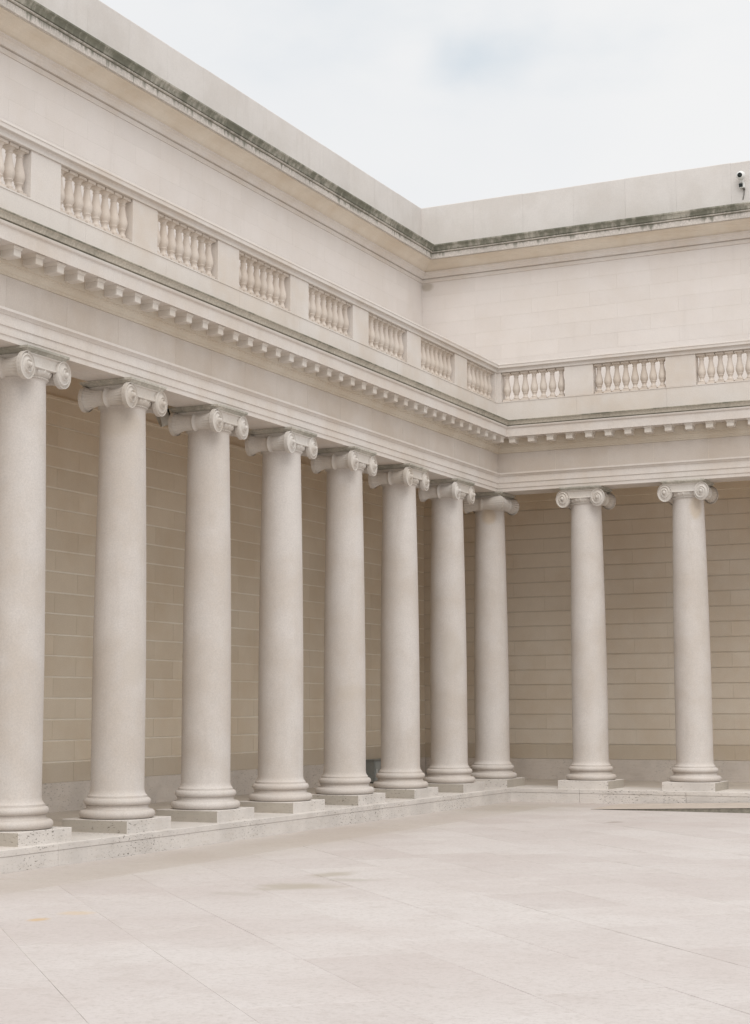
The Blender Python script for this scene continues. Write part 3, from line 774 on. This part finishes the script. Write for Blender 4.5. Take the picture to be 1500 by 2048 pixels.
# ------------------------------------------------------------------ ramp at the rear step
t = thing('access_ramp', 'low shallow ramp with dark side rising towards the right along the rear step', 'ramp', (0, 0, 0))
x0, x1, ya, yb = 2.98, 7.6, -2.36, -.66
zr = .0325 * (x1 - x0)
mb = MB().add([(x0, ya, .001), (x1, ya, .001), (x1, ya, zr), (x0, yb, .001), (x1, yb, .001), (x1, yb, zr)], [(0, 1, 2), (3, 5, 4), (1, 4, 5, 2), (0, 3, 4, 1)])
obj('ramp_side', fix_normals(mb.build('ramp_side', M_ramp)), t)
mb = MB(); e = .006
v = [(x0 - .2, ya - .012, .0015), (x1, ya - .012, zr), (x1, yb, zr), (x0 - .2, yb, .0015)]
v += [(a, b, c + e) for a, b, c in v]
mb.add(v, [(3, 2, 1, 0), (4, 5, 6, 7), (0, 1, 5, 4), (1, 2, 6, 5), (2, 3, 7, 6), (3, 0, 4, 7)])
obj('ramp_deck', fix_normals(mb.build('ramp_deck', M_ramptop)), t)

# ------------------------------------------------------------------ small things
t = thing('utility_cabinet', 'dark grey metal cabinet standing against the portico wall between two columns', 'cabinet', (0, 0, 0))
obj('body', fix_normals(MB().bbox(-2.575, -2.31, -.49, .34, .30, .725, .006).build('body', M_cab)), t)
obj('lid', fix_normals(MB().bbox(-2.577, -2.295, -.505, .355, .7255, .742, .004).build('lid', M_cab)), t)
obj('door', fix_normals(MB().bbox(-2.3085, -2.298, -.46, .31, .33, .70, .003).build('door', plain('cabinet_door_paint', (0.34, 0.355, 0.345), .5, .1, 5))), t)
obj('foot', fix_normals(MB().box(-2.56, -2.33, -.47, .32, .27, .2995).build('foot', M_black)), t)
obj('handle', fix_normals(MB().bbox(-2.2975, -2.285, -.42, -.40, .46, .56, .003).build('handle', M_white)), t)

cxm = 4.585
t = thing('security_camera', 'white ball security camera with black lens mounted on the rear parapet', 'camera', (cxm, 2.61, 12.5))
def sphere(r, n=20, m=12, a0=0.0, a1=math.pi):
    """sphere with its pole towards -Y"""
    v = []; f = []
    for i in range(m + 1):
        th = a0 + (a1 - a0) * i / m
        for k in range(n):
            a = 2 * math.pi * k / n; v.append((r * math.sin(th) * math.cos(a), -r * math.cos(th), r * math.sin(th) * math.sin(a)))
    for i in range(m):
        for k in range(n): k2 = (k + 1) % n; f.append((i * n + k, i * n + k2, (i + 1) * n + k2, (i + 1) * n + k))
    return v, f
def aim(o, v):
    o.rotation_mode = 'QUATERNION'; o.rotation_quaternion = Vector((0, -1, 0)).rotation_difference(Vector(v).normalized())
vdir = (-.05, -1, -.12)
h = obj('housing', fix_normals(MB().add(*sphere(.092, a0=.58)).build('housing', M_white, True)), t, (0, -.13, .0)); aim(h, vdir)
l = obj('lens', fix_normals(MB().add(*sphere(.078, a0=0, a1=1.0)).build('lens', M_black, True)), t, (0, -.136, .0)); aim(l, vdir)
obj('bracket', fix_normals(MB().bbox(-.03, .03, -.10, 0, -.13, .02, .006).build('bracket', M_white)), t)
obj('junction_box', fix_normals(MB().bbox(-.05, .055, -.075, 0, -.24, -.125, .01).build('junction_box', M_white)), t)
obj('infrared_lamp', fix_normals(MB().bbox(-.055, .022, -.088, -.0755, -.222, -.146, .004).build('infrared_lamp', M_black)), t)
obj('cable_gland', fix_normals(MB().bbox(.012, .055, -.06, 0, -.275, -.2405, .006).build('cable_gland', M_cable)), t)
pts = [(.034, -.03, -.27), (.036, -.028, -.32), (.030, -.024, -.37), (.016, -.02, -.42), (.004, -.012, -.455), (.0, .0, -.47)]
mb = MB(); n = 8
for i, p in enumerate(pts):
    for k in range(n):
        a = 2 * math.pi * k / n; mb.v.append((p[0] + .009 * math.cos(a), p[1] + .009 * math.sin(a), p[2]))
for i in range(len(pts) - 1):
    for k in range(n): k2 = (k + 1) % n; mb.f.append((i * n + k, i * n + k2, (i + 1) * n + k2, (i + 1) * n + k))
obj('cable', fix_normals(mb.build('cable', M_cable, True)), t)

FL = (-.70, -10.44, 5.965)
t = thing('floodlight', 'grey floodlight hung from the portico ceiling between the second and third columns', 'floodlight', FL)
fv = (-.72, -.62, -.34)
mb = MB()
pr = [(.0, .15), (.07, .145), (.12, .11), (.15, .05), (.155, 0.0), (.165, -.01), (.165, -.03)]
v, f = [], []; n = 28
for r, d in pr:
    for k in range(n): a = 2 * math.pi * k / n; v.append((max(r, .002) * math.cos(a), d, max(r, .002) * math.sin(a)))
for i in range(len(pr) - 1):
    for k in range(n): k2 = (k + 1) % n; f.append((i * n + k, i * n + k2, (i + 1) * n + k2, (i + 1) * n + k))
h = obj('housing', fix_normals(mb.add(v, f).build('housing', M_alu, True)), t); aim(h, fv)
mb = MB(); v, f = [], []
for r, d in ((.150, -.026), (.168, -.022), (.172, -.040), (.150, -.044), (.150, -.026)):
    for k in range(n): a = 2 * math.pi * k / n; v.append((r * math.cos(a), d, r * math.sin(a)))
for i in range(4):
    for k in range(n): k2 = (k + 1) % n; f.append((i * n + k, i * n + k2, (i + 1) * n + k2, (i + 1) * n + k))
h = obj('gasket_ring', fix_normals(mb.add(v, f).build('gasket_ring', M_black, True)), t); aim(h, fv)
mb = MB(); v, f = [], []
for r, d in ((.150, -.030), (.158, -.045), (.158, -.17), (.152, -.17), (.150, -.045)):
    for k in range(n): a = 2 * math.pi * k / n; v.append((r * math.cos(a), d, r * math.sin(a)))
for i in range(4):
    for k in range(n): k2 = (k + 1) % n; f.append((i * n + k, i * n + k2, (i + 1) * n + k2, (i + 1) * n + k))
h = obj('hood', fix_normals(mb.add(v, f).build('hood', M_lens, True)), t); aim(h, fv)
v = [(0.149 * math.cos(2 * math.pi * k / n), -.034, .149 * math.sin(2 * math.pi * k / n)) for k in range(n)] + [(0.149 * math.cos(2 * math.pi * k / n), -.028, .149 * math.sin(2 * math.pi * k / n)) for k in range(n)]
f = [tuple(range(n)), tuple(range(2 * n - 1, n - 1, -1))] + [(k, n + k, n + (k + 1) % n, (k + 1) % n) for k in range(n)]
h = obj('glass', fix_normals(mesh('glass', v, f, False, M_lens)), t); aim(h, fv)
mb = MB().box(-.02, .02, -.02, .02, .14, 6.744 - FL[2]); mb.box(-.07, .07, -.07, .07, 6.730 - FL[2], 6.7445 - FL[2])
obj('hanger', fix_normals(mb.build('hanger', M_alu)), t)
for o in bpy.data.objects:
    if o.type == 'MESH' and o.data.name.startswith('sky'): pass
